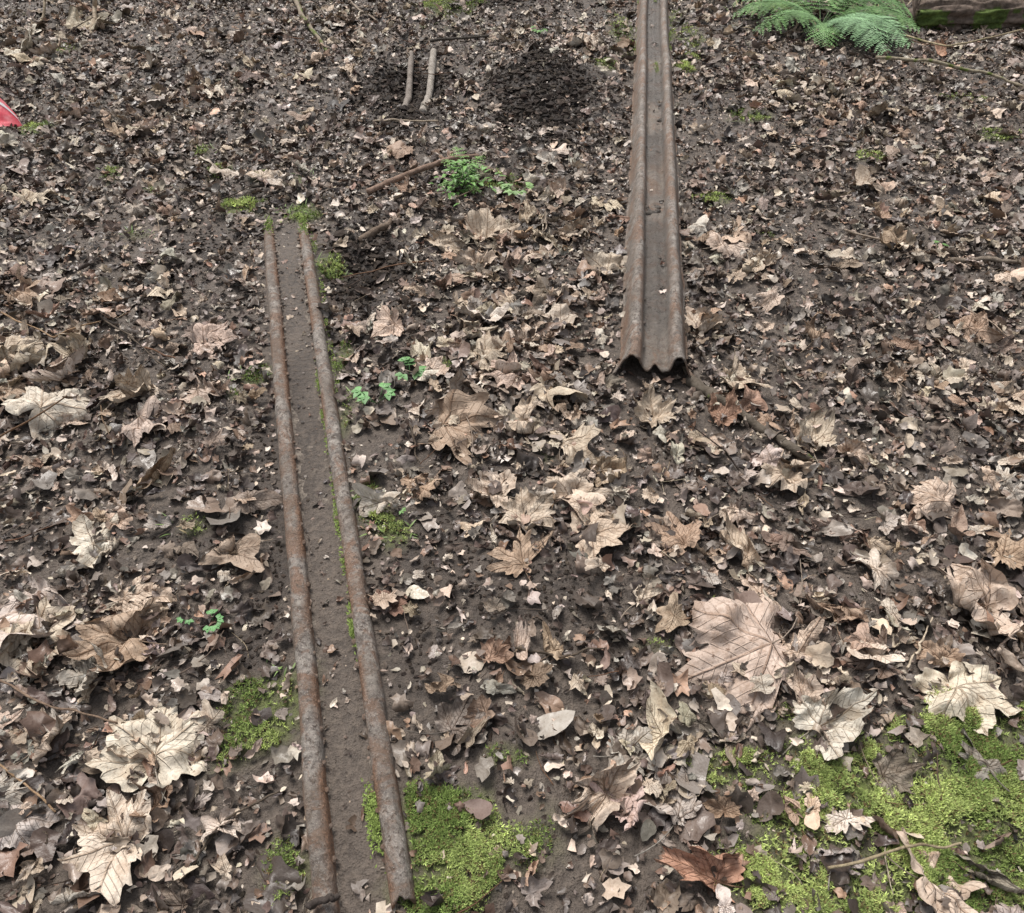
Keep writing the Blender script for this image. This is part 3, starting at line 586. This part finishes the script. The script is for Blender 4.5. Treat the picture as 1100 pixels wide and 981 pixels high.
for az,L_,ri in ((-66,.62,.75),(-42,.60,.8),(-104,.44,.6),(-20,.58,.9),(-150,.50,.9),(170,.55,.9),(10,.6,1.0),(90,.6,1.),(50,.6,1.),(130,.6,.9),(30,.5,1.2),(-8,.5,.7)):
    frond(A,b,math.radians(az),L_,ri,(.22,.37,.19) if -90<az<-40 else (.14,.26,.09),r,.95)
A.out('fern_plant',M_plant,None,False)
# low leafy clump between the rails
X,Y=G(500,205,.0); A=Acc(); b=np.array([X,Y,hz(X,Y)+.01])
for az,L_,ri in ((-60,.12,.9),(-150,.13,1.),(100,.2,1.5),(60,.17,1.4),(130,.16,1.4)):
    frond(A,b,math.radians(az),L_,ri,(.14,.26,.06),r,.7,8,.24)
for i in range(170):
    an=r.uniform(0,6.28); q=abs(r.normal(0,.07)); hh=r.uniform(.02,.13)*max(.2,1-q*4)
    ell(A,np.array([X+q*math.cos(an),Y+q*.8*math.sin(an),hz(X,Y)+hh]),(math.cos(an+r.normal(0,.6)),math.sin(an+r.normal(0,.6)),r.uniform(-.2,.7)),r.uniform(.02,.042),r.uniform(.005,.010),(.12,.25,.055),r)
A.out('seedling_plant',M_plant,None,False)
def tuft(us,vs,n,lo,hi,w,pg,seed):
    r=np.random.default_rng(seed); A=Acc()
    for i in range(n):
        x0,y0=G(r.uniform(*us),r.uniform(*vs)); an=r.uniform(0,6.28); z=hz(x0,y0)
        ell(A,np.array([x0,y0,z]),(math.cos(an),math.sin(an),r.uniform(.5,1.6)),r.uniform(lo,hi),w,(.15,.22,.07) if r.random()<pg else (.34,.27,.16),r,6,.1,.4)
    A.out('grass_tuft',M_plant)
tuft((780,985),(-20,40),320,.06,.16,.004,.6,1)
for i,(u,v,n) in enumerate([(40,140,30),(118,190,16),(236,180,18),(262,222,24),(325,190,14),(318,228,22),(355,284,20),(215,160,10),(168,205,12),(150,255,10),(640,60,20),(560,195,20),(455,30,14),(800,130,14),(268,405,14),(395,540,16),(420,570,16),(372,430,14),(305,720,8),(200,570,8)]):
    k=7+ (v/60); tuft((u-k*1.6,u+k*1.6),(v-k*.5,v+k*.5),n,.015,.045,.0022,.9,20+i)
# ---------------------------------------------------------------- fallen log
p0=np.array([*G(985,8,.1),.0]);p1=np.array([*G(1180,6,.1),.0]); n=160; t=np.linspace(0,1,n); ns=64
P=p0+(p1-p0)*t[:,None]; P[:,2]=height(P[:,0],P[:,1]).mean()+.06
V,f=tube(P,.10*np.ones(n)*(1-.1*t),ns); body=V[:n*ns].reshape(n,ns,3); ct=P[:,None]; an=np.arange(ns)[None]/ns*14
dsp=1+.45*(fbm(t[:,None]*10+0*an,an*2+0*t[:,None],301,5)-.5)+.12*np.sin(an*4+6*vn(t[:,None]*9+0*an,an+0*t[:,None],5)); body=ct+(body-ct)*dsp[:,:,None]; body[:,:,0]+=.12*(fbm(an*1.2+0*t[:,None],t[:,None]*3+0*an,7,3)-.5)*np.exp(-t[:,None]*12); V[:n*ns]=body.reshape(-1,3)
C=np.tile(np.array([.17,.13,.105]),(len(V),1)); mk_=(fbm(V[:,0]*9,V[:,2]*9+V[:,1]*9,8,3)>.50)&(V[:,2]<P[0,2]+.06); C[mk_]=(.11,.16,.04)
C*=(.5+1.*vn(V[:,0]*30,V[:,2]*120,4))[:,None]
mk('fallen_log',V,tri(f),M_wood,C)
# ---------------------------------------------------------------- red plastic sheet at the left
par=empty('red_plastic_sheet'); x0,y0=G(22,131,.02)
nu,nv=30,30; U,Vv=np.meshgrid(np.linspace(0,1,nu),np.linspace(0,1,nv))
Xs=x0-.42*U; Ys=y0+(-.05+ .30*(Vv-.15))*U**.7; Zs=height(Xs,Ys)+.015+.09*np.sin(np.pi*U*.8)*Vv**1.2+.05*U*(fbm(U*4,Vv*4,3,3)-.3)+.12*Vv*U**.5
mk('sheet',np.stack([Xs,Ys,Zs],-1),gridf(nv,nu),M_red,None,None,True,par)
mk('white_band',np.stack([Xs,Ys,Zs+.004],-1)[22:26],gridf(4,nu),M_whi,None,None,True,par)
# ---------------------------------------------------------------- camera, light
cam=bpy.data.cameras.new('Camera'); co=bpy.data.objects.new('Camera',cam); bpy.context.collection.objects.link(co)
co.location=(0,0,H); co.rotation_euler=(math.radians(45),0,0); cam.sensor_width=36; cam.lens=F/1100*36; cam.clip_end=500; cam.clip_start=.02
bpy.context.scene.camera=co
w=bpy.data.worlds.new('World'); bpy.context.scene.world=w; w.use_nodes=True; nt=w.node_tree
sk=nt.nodes.new('ShaderNodeTexSky'); sk.sky_type='NISHITA'; sk.sun_disc=False; sk.sun_elevation=math.radians(62); sk.sun_rotation=math.radians(-30); sk.dust_density=4; sk.air_density=1.2
hs=nt.nodes.new('ShaderNodeHueSaturation'); hs.inputs['Saturation'].default_value=.3
nt.links.new(sk.outputs[0],hs.inputs['Color']); bg=nt.nodes['Background']; nt.links.new(hs.outputs[0],bg.inputs[0]); bg.inputs[1].default_value=.15
sl=bpy.data.lights.new('Sun','SUN'); sl.energy=3.5; sl.angle=math.radians(24); sl.color=(1,.96,.91); so_=bpy.data.objects.new('Sun',sl); bpy.context.collection.objects.link(so_)
el=math.radians(62); az=math.radians(-30); dv=Vector((math.sin(az)*math.cos(el),math.cos(az)*math.cos(el),math.sin(el))); so_.rotation_euler=dv.to_track_quat('Z','Y').to_euler()
sc=bpy.context.scene; sc.view_settings.view_transform='Standard'; sc.view_settings.look='None'; sc.view_settings.exposure=0
